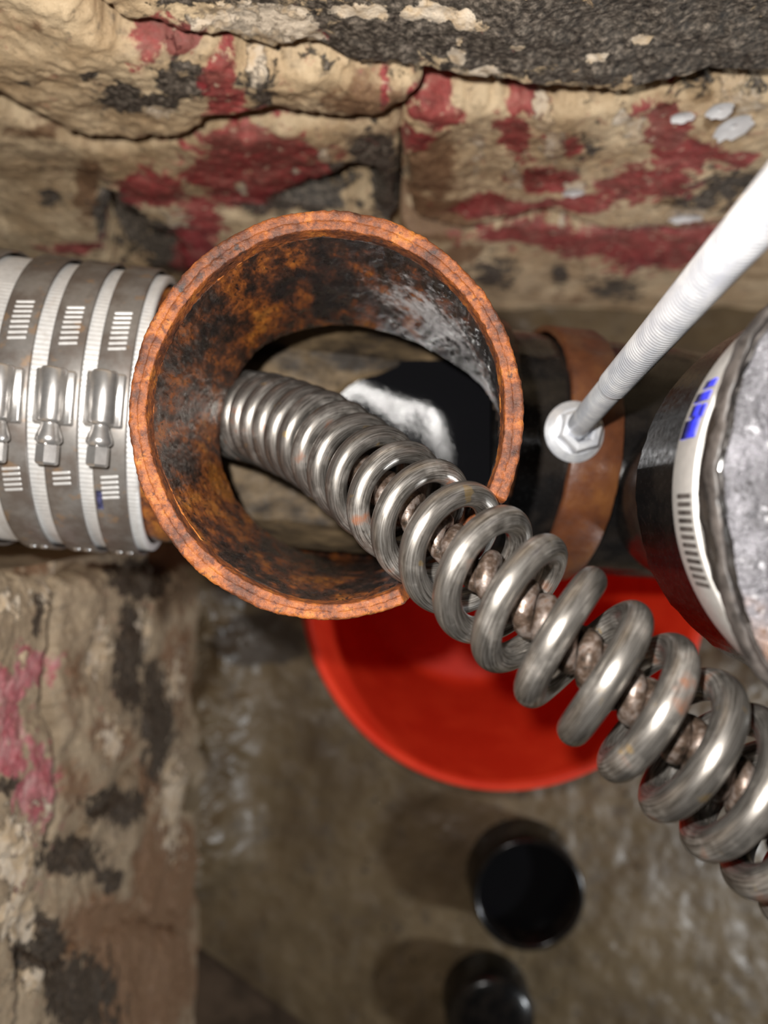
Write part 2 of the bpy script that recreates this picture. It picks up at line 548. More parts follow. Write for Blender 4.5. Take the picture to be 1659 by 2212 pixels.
def stone(outline, off, side, blobs, parent, mat, seed, step=0.0013, rnd=0.012, rough=0.004, drop=0.07, tilt=0.0, holes=()):
    """one wall stone. outline: its corners as seen, off: how far its face stands from the lens axis.
    side 'back': face towards -Y at Y=off; side 'left': face towards +X at X=-off"""
    o = np.asarray(outline, float)
    if side == 'back':
        d = off * F / (CY - o[:, 1]); q = np.stack([(o[:, 0] - CX) / F * d, HC - d], -1)
    else:
        d = off * F / (CX - o[:, 0]); q = np.stack([(CY - o[:, 1]) / F * d, HC - d], -1)
    lo, hi = q.min(0) - 0.006, q.max(0) + 0.006
    g0 = np.arange(lo[0], hi[0], step); g1 = np.arange(lo[1], hi[1], step)
    A, B = np.meshgrid(g0, g1, indexing='ij')
    pts = np.stack([A.ravel(), B.ravel()], -1)
    p3 = np.stack([pts[:, 0], pts[:, 1], np.full(len(pts), seed * 3.7)], -1)
    sd = poly_sd(pts, q)
    for hpoly in holes:                                   # pieces broken out of the stone
        hp = np.asarray(hpoly, float)
        hd = off * F / (CY - hp[:, 1])
        sd = np.minimum(sd, -poly_sd(pts, np.stack([(hp[:, 0] - CX) / F * hd, HC - hd], -1)))
    sd = sd + 0.0045 * fbm(p3, 40, 4, seed) + 0.0012 * fbm(p3, 260, 2, seed + 5)
    t = np.clip(sd / rnd, 0, 1)
    back = rnd * 0.8 * (1 - np.sqrt(1 - (1 - t) ** 2)) + np.where(sd < 0, np.clip(-sd / (2.2 * step), 0, 1) * drop, 0)
    h = rough * fbm(p3, 22, 5, seed + 9) + 0.0007 * fbm(p3, 320, 3, seed + 2)
    dist = off + back - h + tilt * (pts[:, 1] - q[:, 1].mean())
    z = pts[:, 1]
    if side == 'back':
        V = np.stack([pts[:, 0], dist, z], -1)
        px = CX + pts[:, 0] / (HC - z) * F; py = CY - off / (HC - z) * F
    else:
        V = np.stack([-dist, pts[:, 0], z], -1)
        px = CX - off / (HC - z) * F; py = CY - pts[:, 0] / (HC - z) * F
    at = np.zeros((len(pts), 4))
    for ch, x, y, rx, ry, *s in blobs:
        s = s[0] if s else 1.0
        at[:, ch] = np.maximum(at[:, ch], s * np.exp(-(((px - x) / rx) ** 2 + ((py - y) / ry) ** 2) * 0.7))
    keep = (sd > -2.6 * step).reshape(A.shape)
    f = grid_faces(A.shape[0], A.shape[1])
    kf = keep.ravel()[f].all(1)
    f = f[kf]
    used = np.unique(f)
    re = np.full(len(pts), -1); re[used] = np.arange(len(used))
    f = re[f]
    if side == 'left':
        f = f
    else:
        f = f[:, ::-1]
    return link_mesh('stone', V[used], f[:, ::-1] if side == 'back' else f, mat, parent, attr=at[used])


RED, DARK, CRM, BRN = 0, 1, 2, 3
back_blobs = [
    # bare dark stone, plus shade painted into the broken-out holes
    (DARK, 1250, 60, 560, 110, 1.15), (DARK, 820, 110, 130, 50), (DARK, 450, 12, 130, 18), (DARK, 700, 20, 50, 16, .8), (DARK, 860, 60, 60, 40),
    (DARK, 1500, 120, 260, 60, 1.2), (DARK, 395, 165, 55, 36), (DARK, 270, 215, 60, 48, .9), (DARK, 190, 150, 24, 32, .75), (DARK, 560, 200, 40, 46, .7),
    (DARK, 340, 215, 50, 28), (DARK, 255, 480, 46, 60, 1.2), (DARK, 340, 530, 100, 40, 1.3), (DARK, 560, 440, 60, 34), (DARK, 745, 392, 80, 42, 1.25),
    (DARK, 800, 350, 54, 54, 1.1), (DARK, 660, 440, 100, 34, 1.1), (DARK, 405, 560, 90, 30, 1.2), (DARK, 110, 430, 24, 20, .8), (DARK, 835, 420, 36, 70, 1.0),
    (DARK, 1270, 300, 46, 60, .62), (DARK, 1570, 405, 90, 50, .72), (DARK, 1385, 575, 50, 16, .9), (DARK, 1210, 600, 20, 18, .9), (DARK, 1060, 590, 60, 40, .7),
    (DARK, 1330, 620, 70, 30, .7), (DARK, 1500, 440, 90, 30, .6), (DARK, 50, 180, 20, 18, .6),
    # red paint
    (RED, 325, 85, 42, 34), (RED, 395, 92, 50, 22), (RED, 472, 165, 36, 54), (RED, 490, 225, 40, 36), (RED, 530, 255, 40, 18), (RED, 560, 325, 130, 46, 1.1),
    (RED, 480, 370, 90, 40, 1.1), (RED, 610, 380, 84, 40, 1.1), (RED, 330, 405, 80, 34, 1.1), (RED, 430, 480, 56, 56, 1.1), (RED, 420, 545, 40, 44, 1.2), (RED, 525, 420, 80, 40),
    (RED, 690, 365, 30, 24), (RED, 900, 300, 34, 30, .9), (RED, 940, 238, 50, 34), (RED, 1130, 225, 50, 30), (RED, 1112, 290, 45, 50), (RED, 1212, 305, 36, 26),
    (RED, 1440, 265, 56, 56), (RED, 1480, 330, 70, 46, 1.1), (RED, 1420, 392, 80, 36, 1.1), (RED, 1350, 405, 60, 36), (RED, 1180, 385, 80, 30), (RED, 1100, 450, 120, 26),
    (RED, 1570, 330, 60, 18), (RED, 1150, 512, 130, 24, 1.1), (RED, 1310, 530, 150, 34, 1.2), (RED, 1410, 552, 110, 34, 1.2), (RED, 1490, 520, 80, 40), (RED, 830, 205, 12, 30, .8),
    (RED, 630, 40, 14, 20, .8), (RED, 660, 85, 40, 30, .5), (RED, 160, 545, 80, 20, .9), (RED, 1230, 440, 120, 22, .9),
    # cream flakes
    (CRM, 560, 58, 120, 40, 1.0), (CRM, 640, 90, 60, 34), (CRM, 600, 30, 60, 14), (CRM, 780, 30, 60, 16), (CRM, 880, 32, 30, 16), (CRM, 945, 20, 46, 24, .9),
    (CRM, 985, 130, 20, 40, .9), (CRM, 1050, 168, 46, 16), (CRM, 1118, 92, 18, 20, .8), (CRM, 1292, 118, 26, 12), (CRM, 1385, 85, 26, 12, .9), (CRM, 1560, 175, 90, 12, .8),
    (CRM, 1010, 30, 50, 22, .8), (CRM, 1170, 250, 26, 22, .8), (CRM, 1195, 310, 26, 50, .75), (CRM, 1342, 240, 16, 20, .9), (CRM, 1370, 275, 20, 40, .8), (CRM, 1110, 380, 22, 24, .9),
    (CRM, 1032, 330, 18, 60, .6), (CRM, 1240, 402, 26, 10), (CRM, 1480, 462, 40, 10), (CRM, 1600, 220, 50, 40, .8), (CRM, 380, 470, 30, 26, .8), (CRM, 555, 160, 24, 22, .8),
    (CRM, 350, 240, 40, 14, .8), (CRM, 700, 335, 16, 24, .8), (CRM, 1217, 485, 10, 9), (CRM, 520, 410, 14, 14, .8), (CRM, 640, 370, 12, 10, .8), (CRM, 1400, 490, 90, 10, .6),
    # brown staining
    (BRN, 780, 222, 100, 44, .85), (BRN, 190, 420, 36, 90, .8), (BRN, 930, 360, 60, 70, .95), (BRN, 950, 470, 90, 46, .95), (BRN, 880, 450, 50, 60, .8), (BRN, 90, 290, 100, 24, .6),
    (BRN, 70, 45, 40, 30, .5), (BRN, 1130, 330, 40, 40, .5), (BRN, 1000, 545, 60, 30, .8), (BRN, 640, 130, 30, 30, .4), (BRN, 1220, 640, 120, 30, .5), (BRN, 1600, 470, 80, 40, .6),
]


def backing(name, side, off, lo, hi, mat, label, blobs):
    n0, n1 = 260, 170
    a = np.linspace(lo[0], hi[0], n0); z = np.linspace(lo[1], hi[1], n1)
    A, Z = np.meshgrid(a, z, indexing='ij')
    p = np.stack([A, Z, A * 0 + off * 9], -1)
    dist = off + 0.004 * fbm(p, 24, 5, 31) + (0.045 * np.clip((Z - 0.13) / 0.04, 0, 1) if side == 'back' else 0.0)
    dd = np.maximum(HC - Z, 0.05)
    at = np.zeros(A.shape + (4,))
    if side == 'back':
        V = np.stack([A, dist, Z], -1); px = CX + A / dd * F; py = CY - off / dd * F
    else:
        V = np.stack([-dist, A, Z], -1); px = CX - off / dd * F; py = CY - A / dd * F
    at[..., 1] = np.where(HC - Z < 0.35, 0.4, 0.0)
    for ch, x, y, rx, ry, *s in blobs:
        at[..., ch] = np.maximum(at[..., ch], (s[0] if s else 1) * np.exp(-(((px - x) / rx) ** 2 + ((py - y) / ry) ** 2) * 0.7))
    f = grid_faces(n0, n1)
    if side == 'left':                                   # the wall's end, where the pipe comes past it
        k = 40
        E = V[-1][None] + np.array([-1.0, 0, 0])[None, None] * np.linspace(0, 0.4, k)[:, None, None]
        E[..., 1] += 0.003 * fbm(E.reshape(-1, 3), 24, 4, 5).reshape(E.shape[:2]) * (np.arange(k) > 0)[:, None]
        V, f = merge([(V, f), (E, grid_faces(k, n1))])
        f = np.array(f)
        at = np.concatenate([at.reshape(-1, 4), np.zeros((k * n1, 4))])
    o = link_mesh(name, V, f if side == 'back' else f[:, ::-1], mat, attr=at.reshape(-1, 4))
    return tag(o, label, 'wall', kind='structure')


wb = backing('wall_back', 'back', Y_WALL, (-0.62, -0.03), (0.60, 0.68), M['stone'],
             'rough stone wall with flaking tan and red paint behind the pipes', back_blobs)
stone([(-150, -300), (-40, -120), (168, -4), (275, 70), (430, 90), (530, 116), (680, 137), (800, 165), (940, 187), (1080, 207), (1300, 196),
       (1450, 190), (1659, 166), (1900, 150), (2050, -100), (2050, -420), (800, -480)], 0.172, 'back', back_blobs, wb, M['stone'], 1, rnd=0.009, rough=0.005, tilt=-0.05)
stone([(-420, -200), (-160, -290), (-50, -110), (160, 8), (268, 82), (430, 108), (530, 136), (680, 158), (800, 184), (905, 208), (885, 238), (800, 262), (700, 275),
       (560, 268), (455, 270), (400, 300), (300, 325), (170, 318), (60, 265), (-10, 228), (-300, 190)], 0.178, 'back', back_blobs, wb, M['stone'], 2, rnd=0.013, tilt=-0.04)
stone([(905, 222), (1080, 232), (1300, 216), (1659, 176), (2000, 160), (2100, 300), (2050, 470), (1660, 492), (1560, 497), (1350, 505), (1270, 490), (1150, 470), (1000, 492),
       (905, 470), (866, 440), (880, 380), (862, 300), (880, 250)], 0.188, 'back', back_blobs, wb, M['stone'], 3, rnd=0.010, tilt=-0.03)
stone([(-620, 190), (-20, 236), (60, 272), (170, 322), (300, 330), (400, 304), (455, 274), (700, 280), (862, 246), (850, 310), (868, 380), (846, 470), (822, 560), (600, 585), (250, 590), (-620, 575)],
      0.195, 'back', back_blobs, wb, M['stone'], 4, rnd=0.008, tilt=-0.02, step=0.0015,
      holes=[[(228, 425), (275, 455), (325, 500), (385, 512), (400, 600), (245, 600), (205, 505)], [(690, 385), (760, 350), (815, 365), (830, 450), (720, 460), (600, 440)]])
stone([(872, 480), (1000, 497), (1150, 476), (1350, 508), (1560, 500), (2080, 478), (2080, 590), (1560, 600), (1300, 612), (1050, 606), (850, 600)],
      0.198, 'back', back_blobs, wb, M['stone'], 5, rnd=0.010, step=0.0015)

left_blobs = [
    (RED, 75, 1440, 44, 40, 1.1), (RED, 15, 1570, 50, 70, 1.1), (RED, 0, 1490, 60, 50), (RED, 85, 1710, 50, 80, 1.05), (RED, 40, 1880, 40, 50, .6), (RED, 20, 1640, 40, 40, .9),
    (CRM, 95, 1760, 30, 60, .5), (CRM, 30, 1850, 60, 90, .8), (CRM, 40, 1980, 40, 60, .9), (CRM, 60, 1420, 30, 40, .5), (CRM, 110, 1270, 30, 80, .6), (CRM, 10, 1300, 60, 60, .5),
    (CRM, 215, 1400, 30, 80, .8), (CRM, 235, 1600, 34, 60, .7), (CRM, 310, 1370, 20, 60, .8), (CRM, 60, 2120, 40, 30, .7), (CRM, 380, 1480, 30, 90, .6), (CRM, 370, 1750, 30, 120, .75),
    (DARK, 85, 1330, 14, 50, .8), (DARK, 40, 1830, 34, 30, .8), (DARK, 280, 1420, 30, 110, 1.1), (DARK, 340, 1560, 34, 120, 1.0), (DARK, 250, 1740, 60, 40, 1.0), (DARK, 150, 1850, 70, 40, 1.1),
    (DARK, 80, 2050, 60, 80, 1.1), (DARK, 180, 2150, 80, 80, 1.0), (DARK, 300, 1250, 60, 40, 1.2), (DARK, 240, 1900, 30, 30, .8), (DARK, 20, 1700, 30, 20, .7),
    (BRN, 160, 1480, 60, 140, .5), (BRN, 170, 1700, 60, 90, .6), (BRN, 320, 1700, 50, 100, .7), (BRN, 230, 2000, 120, 90, .8), (BRN, 60, 1220, 60, 30, .7), (BRN, 360, 1900, 70, 160, 1.0), (BRN, 300, 2100, 130, 140, 1.1), (BRN, 390, 1450, 40, 150, .7), (BRN, 240, 1600, 60, 60, .7)]
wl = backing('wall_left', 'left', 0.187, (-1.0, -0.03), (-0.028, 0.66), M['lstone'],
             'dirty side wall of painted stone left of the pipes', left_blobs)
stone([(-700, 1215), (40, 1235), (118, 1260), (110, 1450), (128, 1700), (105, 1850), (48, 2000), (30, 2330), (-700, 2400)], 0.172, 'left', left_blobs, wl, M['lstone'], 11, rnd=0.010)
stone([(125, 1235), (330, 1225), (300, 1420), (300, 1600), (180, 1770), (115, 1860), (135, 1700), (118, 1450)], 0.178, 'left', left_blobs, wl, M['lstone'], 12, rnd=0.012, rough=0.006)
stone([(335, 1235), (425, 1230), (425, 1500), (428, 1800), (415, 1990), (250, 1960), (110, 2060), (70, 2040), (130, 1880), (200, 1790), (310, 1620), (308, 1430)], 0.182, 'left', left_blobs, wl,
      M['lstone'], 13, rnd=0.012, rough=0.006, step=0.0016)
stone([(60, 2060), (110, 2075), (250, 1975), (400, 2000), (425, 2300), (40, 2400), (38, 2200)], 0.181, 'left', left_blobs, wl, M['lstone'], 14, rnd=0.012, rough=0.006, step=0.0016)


def flake(px, py, off, w_, h_, seed, parent, mat=None, lift=0.0015):
    """thin curled plate of paint standing on the stone face"""
    rs = np.random.RandomState(seed)
    d = off * F / (CY - py)
    c = np.array([(px - CX) / F * d, off, HC - d])
    n, k = 18, 4
    rad = 0.75 + 0.3 * rs.rand(n)
    V = []
    for s in (0, 1):
        for i in range(k):
            fr = 1 - i / (k - 1) if s == 0 else i / (k - 1)
            for j in range(n):
                a = 2 * math.pi * j / n
                r = rad[j] * max(fr, 0.02)
                x, z = math.cos(a) * r * w_, math.sin(a) * r * h_
                V.append(c + np.array([x, -(lift + 0.0012 * r * r) + (0.0007 if s == 0 else 0) - 0.001, z]))
    V = np.array(V)
    return link_mesh('paint_flake', V, grid_faces(2 * k, n, False, True), mat or M['flake'], parent, smooth=True)


flake(1585, 262, 0.184, 0.0085, 0.0135, 1, wb)
flake(1555, 225, 0.184, 0.0065, 0.0075, 2, wb)
flake(1473, 240, 0.184, 0.0060, 0.0050, 3, wb)
flake(1480, 462, 0.181, 0.0105, 0.0062, 4, wb)
flake(1238, 405, 0.182, 0.0070, 0.0050, 5, wb)

# ------------------------------------------------------------------ pipe run
A0 = np.array([-0.016, 0.036, HC - 0.345])            # on the run's axis, below the open hub
UA = np.array([1.0, -0.086, -0.1414]); UA /= np.linalg.norm(UA)
NA = np.array([0, 0, 1.0]) - UA * UA[2]; NA /= np.linalg.norm(NA)     # towards the lens
TA = np.cross(NA, UA)                                  # across the run, towards the wall


def run_pt(x):
    return A0 + UA * ((x - A0[0]) / UA[0])


HUBC = np.array([(707 - CX) / F * 0.21, (CY - 893) / F * 0.21])
RX, RY = 0.0560, 0.0585                                # the hub is slightly out of round


def hub_top(th):
    """depth of the cut edge below the lens; broken out where the cable leaves the pipe"""
    a = np.degrees(np.arctan2(np.sin(th + math.radians(46)), np.cos(th + math.radians(46))))
    nt = np.clip(1 - (np.abs(a) / 21.0) ** 4, 0, 1)
    p = np.stack([np.cos(th) * 3, np.sin(th) * 3, th * 0], -1)
    return 0.2100 + 0.016 * nt + 0.00022 * fbm(p, 4, 4, 8) + 0.0020 * np.sin(th + 0.6)


def hub_surface():
    n = 960
    th = np.linspace(0, 2 * math.pi, n, endpoint=False)
    top = hub_top(th)
    fl = 0.5 + 0.5 * np.cos(np.clip((np.degrees(np.arctan2(np.sin(th + .06), np.cos(th + .06)))) / 80.0, -1, 1) * math.pi)
    yrel = HUBC[1] + RY * np.sin(th) * 0.9 - A0[1]
    xx = HUBC[0] + RX * np.cos(th)
    dax = 0.345 + 0.1414 * (xx + 0.016)
    bot = np.maximum(dax - np.sqrt(np.maximum(0.0575 ** 2 - yrel ** 2, 1e-6)), 0.290)
    wall = 0.0052 + 0.0008 * fbm(np.stack([np.cos(th), np.sin(th), th * 0], -1), 1.7, 2, 4)
    return th, top, fl, bot, wall


def hub_ring(th, r_off, dep, flare, fs):
    x = HUBC[0] + (RX + r_off + 0.0) * np.cos(th) + flare * fs
    y = HUBC[1] + (RY + r_off) * np.sin(th)
    return np.stack([x, y, HC - dep], -1)


th, top, flr, bot, wall = hub_surface()
tee = empty('cast_iron_tee', (HUBC[0], HUBC[1], HC - 0.345))
tag(tee, 'rusted cast iron drain tee with its round hub cut open', 'pipe')
LIP = 0.006
rings = []
for r_off, dz in [(0.0, 1.0), (0.0002, .55), (0.0001, .16), (-0.0001, .07), (-0.0005, .015), (-0.0011, 0.0), (-0.0020, .02), (-0.0027, .06), (-0.0031, .03), (-0.0040, .04), (-0.0047, .06)]:
    rings.append(hub_ring(th, r_off * (wall / 0.0052), top + dz * LIP, flr, 0))
for k, dz in enumerate([.10, .18, .35, .65, 1.0]):
    rings.append(hub_ring(th, -wall - 0.0001 * k, top + dz * LIP, flr, 0))
R = np.array(rings)
q = np.linspace(0, len(R) - 1, 44)
k0 = np.minimum(q.astype(int), len(R) - 2)
R = R[k0] * (1 - (q - k0))[:, None, None] + R[k0 + 1] * (q - k0)[:, None, None]
p = R.reshape(-1, 3)
nz = (0.00018 * fbm(p, 560, 3, 2, 0.6) + 0.00012 * fbm(p, 170, 3, 6)).reshape(R.shape[:2])
cdir = R - np.array([HUBC[0], HUBC[1], 0]); cdir[..., 2] = 0
cdir /= np.linalg.norm(cdir, axis=-1, keepdims=True)
R = R + cdir * nz[..., None]; R[..., 2] += nz * 0.8
rim = link_mesh('rim', R, grid_faces(R.shape[0], R.shape[1], False, True), M['rim'], tee)
rim['label'] = 'orange rusted cut edge of the hub'
rings = []
for f in np.linspace(1, 0, 12):                       # outside, from the run up to the lip
    dep = top + LIP + (bot + 0.006 - top - LIP) * f
    rings.append(hub_ring(th, 0.0 + 0.002 * f * f, dep, flr, 0.014 * f ** 1.3))
for f in np.linspace(0, 1, 170):                       # inside, down to the run
    dep = top + LIP + (bot - top - LIP) * f
    rings.append(hub_ring(th, -wall - 0.0004 - 0.0028 * f, dep, flr, 0.017 * f ** 1.15))
rings.append(hub_ring(th, -wall + 0.0016, bot + 0.001, flr, 0.017))
R = np.array(rings)
p = R.reshape(-1, 3)
nz = (0.0003 * fbm(p, 55, 3, 12) + 0.00024 * fbm(p * np.array([1, 1, 0.5]), 360, 3, 3, 0.6)).reshape(R.shape[:2])
cdir = R - np.array([HUBC[0], HUBC[1], 0]); cdir[..., 2] = 0
cdir /= np.linalg.norm(cdir, axis=-1, keepdims=True)
R = R + cdir * nz[..., None]
link_mesh('hub', R, grid_faces(R.shape[0], R.shape[1], False, True), M['inside'], tee)


def run_shell(x0, x1, ro, ri, hole=None, seg=160, nx=90, noise=0.0005, which=(0, 1)):
    a = np.linspace(0, 2 * math.pi, seg, endpoint=False)
    parts = []
    for r, flip in [((ro, False), (ri, True))[k] for k in which]:
        xs = np.linspace(x0, x1, nx)
        c = np.array([run_pt(x) for x in xs])
        V = c[:, None] + r * (TA * np.cos(a)[None, :, None] + NA * np.sin(a)[None, :, None])
        nzv = noise * fbm(V.reshape(-1, 3), 80, 4, 7).reshape(V.shape[:2])
        V = V + (TA * np.cos(a)[None, :, None] + NA * np.sin(a)[None, :, None]) * nzv[..., None]
        f = grid_faces(nx, seg, False, True)
        if hole is not None:
            vv = V.reshape(-1, 3)
            h = hole(vv) & (np.tile(np.sin(a), nx) > -0.05)
            f = f[~h[f].all(1)]
        parts.append((V, f if flip else f[:, ::-1]))
    # end annuli
    for x in (x0, x1):
        c = run_pt(x)
        ring = np.array([c + r * (TA * math.cos(t) + NA * math.sin(t)) for r in (ro, ri) for t in a])
        parts.append((ring, grid_faces(2, seg, False, True)))
    return merge(parts)


def hub_hole(v):
    e = ((v[:, 0] - HUBC[0] - 0.006) / (RX + 0.002)) ** 2 + ((v[:, 1] - HUBC[1]) / (RY - 0.004)) ** 2
    return e < 1.0


V, f = run_shell(-0.083, 0.046, 0.0600, 0.0550, hub_hole)
link_mesh('run', V, f, M['inside'], tee)
V, f = run_shell(-0.083, 0.046, 0.0599, 0.0548, hub_hole, which=(1,))
ln = link_mesh('run_lining', V, f, M['silt'], tee)
ln['label'] = 'tan sediment coating the inside of the run'
# pipe on the left of the coupling
V, f = run_shell(-0.55, -0.088, 0.0560, 0.0510)
pl = link_mesh('cast_iron_pipe', V, f, M['inside'])
tag(pl, 'rusty cast iron pipe entering the left side of the ribbed coupling', 'pipe')


# ------------------------------------------------------------------ shielded coupling with worm-drive clamps
def band_mesh(x, wdt, r, th_=0.0008, seg=140, origin=None, a0=0, a1=2 * math.pi, closed=True, corr=None, axis=None, t=None, n=None):
    axis = UA if axis is None else axis
    c = run_pt(x) if origin is None else origin
    prof = [(r, -wdt / 2 + 0.0003), (r, wdt / 2 - 0.0003)]
    prof = [(r - th_, -wdt / 2), (r - 0.0002, -wdt / 2), (r, -wdt / 2 + 0.0005), (r, 0), (r, wdt / 2 - 0.0005), (r - 0.0002, wdt / 2), (r - th_, wdt / 2)]
    return lathe(prof, c, axis, NA if n is None else n, seg, a0, a1, closed, corr)


cpl = empty('pipe_coupling', run_pt(-0.13))
tag(cpl, 'ribbed stainless pipe coupling with four worm-drive clamps left of the open hub', 'coupling')
RS = 0.0606
xs = np.linspace(-0.0605, 0.0320, 60)
prof = [(RS - 0.003, xs[0])] + [(RS, x) for i, x in enumerate(xs)] + [(RS - 0.003, xs[-1])]
V, f = lathe(prof, run_pt(-0.13), UA, NA, 1140, rmul=lambda t: 1 + 0.0012 * np.sin(t * 190))
link_mesh('shield', V, f, M['shield'], cpl)
RB = 0.0632


def clamp(xc, parent, center, axis, nrm, tan, rb, wdt, ang, slots, band_mat, screw=True, rivets=True, ang2=None):
    """worm-drive clamp: band > screw_housing, screw_head, slot. ang: where the housing sits (0 = nrm, + towards tan)"""
    V, f = band_mesh(0, wdt, rb, 0.0010, 160, center, axis=axis, n=nrm)
    b = link_mesh('clamp_band', V, f, band_mat, parent)
    n = nrm * math.cos(ang) + tan * math.sin(ang)
    t = tan * math.cos(ang) - nrm * math.sin(ang)
    if screw:
        hc = center + n * (rb + 0.0042) - axis * 0.0018
        parts = [box(hc + t * -0.004 - n * 0.0030, axis, t, n, wdt * 0.56, 0.0098, 0.0014, 0.0005)]
        parts.append(lathe([(0.0001, 0.0062), (0.0040, 0.0060), (0.0046, 0.0050), (0.0046, -0.0125), (0.0041, -0.0135), (0.0001, -0.0136)], hc, t, n, 28))
        h = link_mesh('screw_housing', *merge(parts), M['screw'], b)
        link_mesh('screw_collar', *lathe([(0.0030, -0.0137), (0.0032, -0.0150), (0.0044, -0.0185), (0.0046, -0.0200), (0.0036, -0.0212)], hc, t, n, 28), M['screw'], b)
        hexp = [(0.0001, -0.0285), (0.0034, -0.0285), (0.0040, -0.0278), (0.0040, -0.0216), (0.0034, -0.0210), (0.0001, -0.0210)]
        link_mesh('screw_head', *lathe(hexp, hc, t, n, 6), M['screw'], b, smooth=False)
    for a in slots:
        nn = nrm * math.cos(a) + tan * math.sin(a)
        tt = tan * math.cos(a) - nrm * math.sin(a)
        ax = axis * math.cos(0.16) + tt * math.sin(0.16)
        tt2 = np.cross(nn, ax)
        link_mesh('slot', *box(center + nn * (rb + 0.00005), ax, tt2, nn, wdt * 0.27, 0.00055, 0.00022, 0.0002), M['shield'], b, smooth=False)
    if rivets:
        for dx in (-0.0022, 0.0022):
            a = -1.32
            nn = nrm * math.cos(a) + tan * math.sin(a)
            link_mesh('rivet', *lathe([(0.0016, -0.0004), (0.0015, 0.0005), (0.0009, 0.0010), (0.0001, 0.0011)], center + nn * (rb - 0.0002) + axis * dx, nn, axis, 12), M['screw'], b)
    return b


clx = [-0.1080, -0.1250, -0.1425, -0.1660]
cl_list = []
for i, x in enumerate(clx):
    sl = [0.27 + 0.036 * k for k in range(8)] + [-0.50 - 0.036 * k for k in range(5 if i != 1 else 3)]
    cl_list.append(clamp(x, cpl, run_pt(x) + TA * 0.0, UA, NA, TA, RB, 0.0120, 0.02 - 0.012 * i, sl, M['clamp']))


def cyl_patch(center, axis, n, t, r, a0, a1, h0, h1, th_=0.0003, k=8):
    a = np.linspace(a0, a1, k)
    V = [center + axis * h + (n * math.cos(x) + t * math.sin(x)) * rr for (rr, h) in ((r - 0.0002, h0), (r + th_, h0), (r + th_, h1), (r - 0.0002, h1)) for x in a]
    f = grid_faces(4, k, True, False).tolist()
    f += [[0, k, 2 * k, 3 * k][::-1], [k - 1, 2 * k - 1, 3 * k - 1, 4 * k - 1]]
    return np.array(V), f


ink = link_mesh('ink_smear', *cyl_patch(run_pt(clx[0]), UA, NA, TA, RB, -0.74, -0.60, -0.0052, -0.0030), mat_plain('faded_blue_ink', (0.045, 0.045, 0.105), 0.5, 0, 0.5, 500, 0.05), cl_list[0])
ink['label'] = 'faded blue ink smear'

# ------------------------------------------------------------------ black run and riser on the right
blk = empty('black_drain_pipe', run_pt(0.13) - NA * 0.057)
tag(blk, 'glossy black drain pipe with a riser right of the open hub', 'pipe')
V, f = run_shell(0.0465, 0.215, 0.0560, 0.0510)
link_mesh('run', V, f, M['black'], blk)
RSC = np.array([0.134, 0.006])
V, f = lathe([(0.0370, 0.0), (0.0370, 0.118), (0.033, 0.118), (0.033, 0.0)], (RSC[0], RSC[1], HC - 0.318), (0, 0, 1), (1, 0, 0), 72)
link_mesh('riser', V, f, M['black'], blk)

# capped coupling on the riser
CC = np.array([0.1165, 0.004])
cap = empty('capped_coupling', (CC[0], CC[1], HC - 0.199))
tag(cap, 'gritty grey cap on a banded rubber coupling at the right edge', 'pipe cap')
Z0 = HC - 0.152
V, f = lathe([(0.020, -0.047), (0.0485, -0.047), (0.0490, -0.046), (0.0490, -0.0175), (0.0497, -0.016), (0.0497, -0.0055), (0.0500, -0.004), (0.0488, -0.0015), (0.046, -0.0005), (0.030, -0.001)],
             (CC[0], CC[1], Z0), (0, 0, 1), (-1, 0, 0), 120)
V = V + 0.0004 * fbm(V, 200, 3, 4)[:, None]
link_mesh('rubber_sleeve', V, f, M['black'], cap)
zb = np.array([CC[0], CC[1], HC - 0.1637])
Zax, Nw, Tw = np.array([0, 0, 1.0]), np.array([-1.0, 0, 0]), np.array([0, -1.0, 0])
V, f = band_mesh(0, 0.0118, 0.0506, 0.0010, 200, zb, axis=Zax, n=Nw)
bnd = link_mesh('clamp_band', V, f, M['band'], cap)
for k in range(12):
    a = 0.01 + 0.036 * k
    nn = Nw * math.cos(a) + Tw * math.sin(a); tt = Tw * math.cos(a) - Nw * math.sin(a)
    link_mesh('slot', *box(zb + nn * 0.0506 + Zax * 0.0012, Zax, tt, nn, 0.0036, 0.00055, 0.0002, 0.00018), M['rubber'], bnd, smooth=False)
for a0, a1, h0, h1 in [(-0.33, -0.245, -0.0042, 0.0030), (-0.40, -0.345, -0.0030, 0.0012), (-0.395, -0.335, 0.0016, 0.0040), (-0.46, -0.415, -0.0036, 0.0034), (-0.52, -0.48, -0.002, 0.003), (-0.345, -0.33, -0.0012, 0.0030)]:
    ink = link_mesh('ink_mark', *cyl_patch(zb, Zax, Nw, Tw, 0.0507, a0, a1, h0, h1, 0.00015), M['ink'], bnd)
    ink['label'] = 'worn blue printed mark'


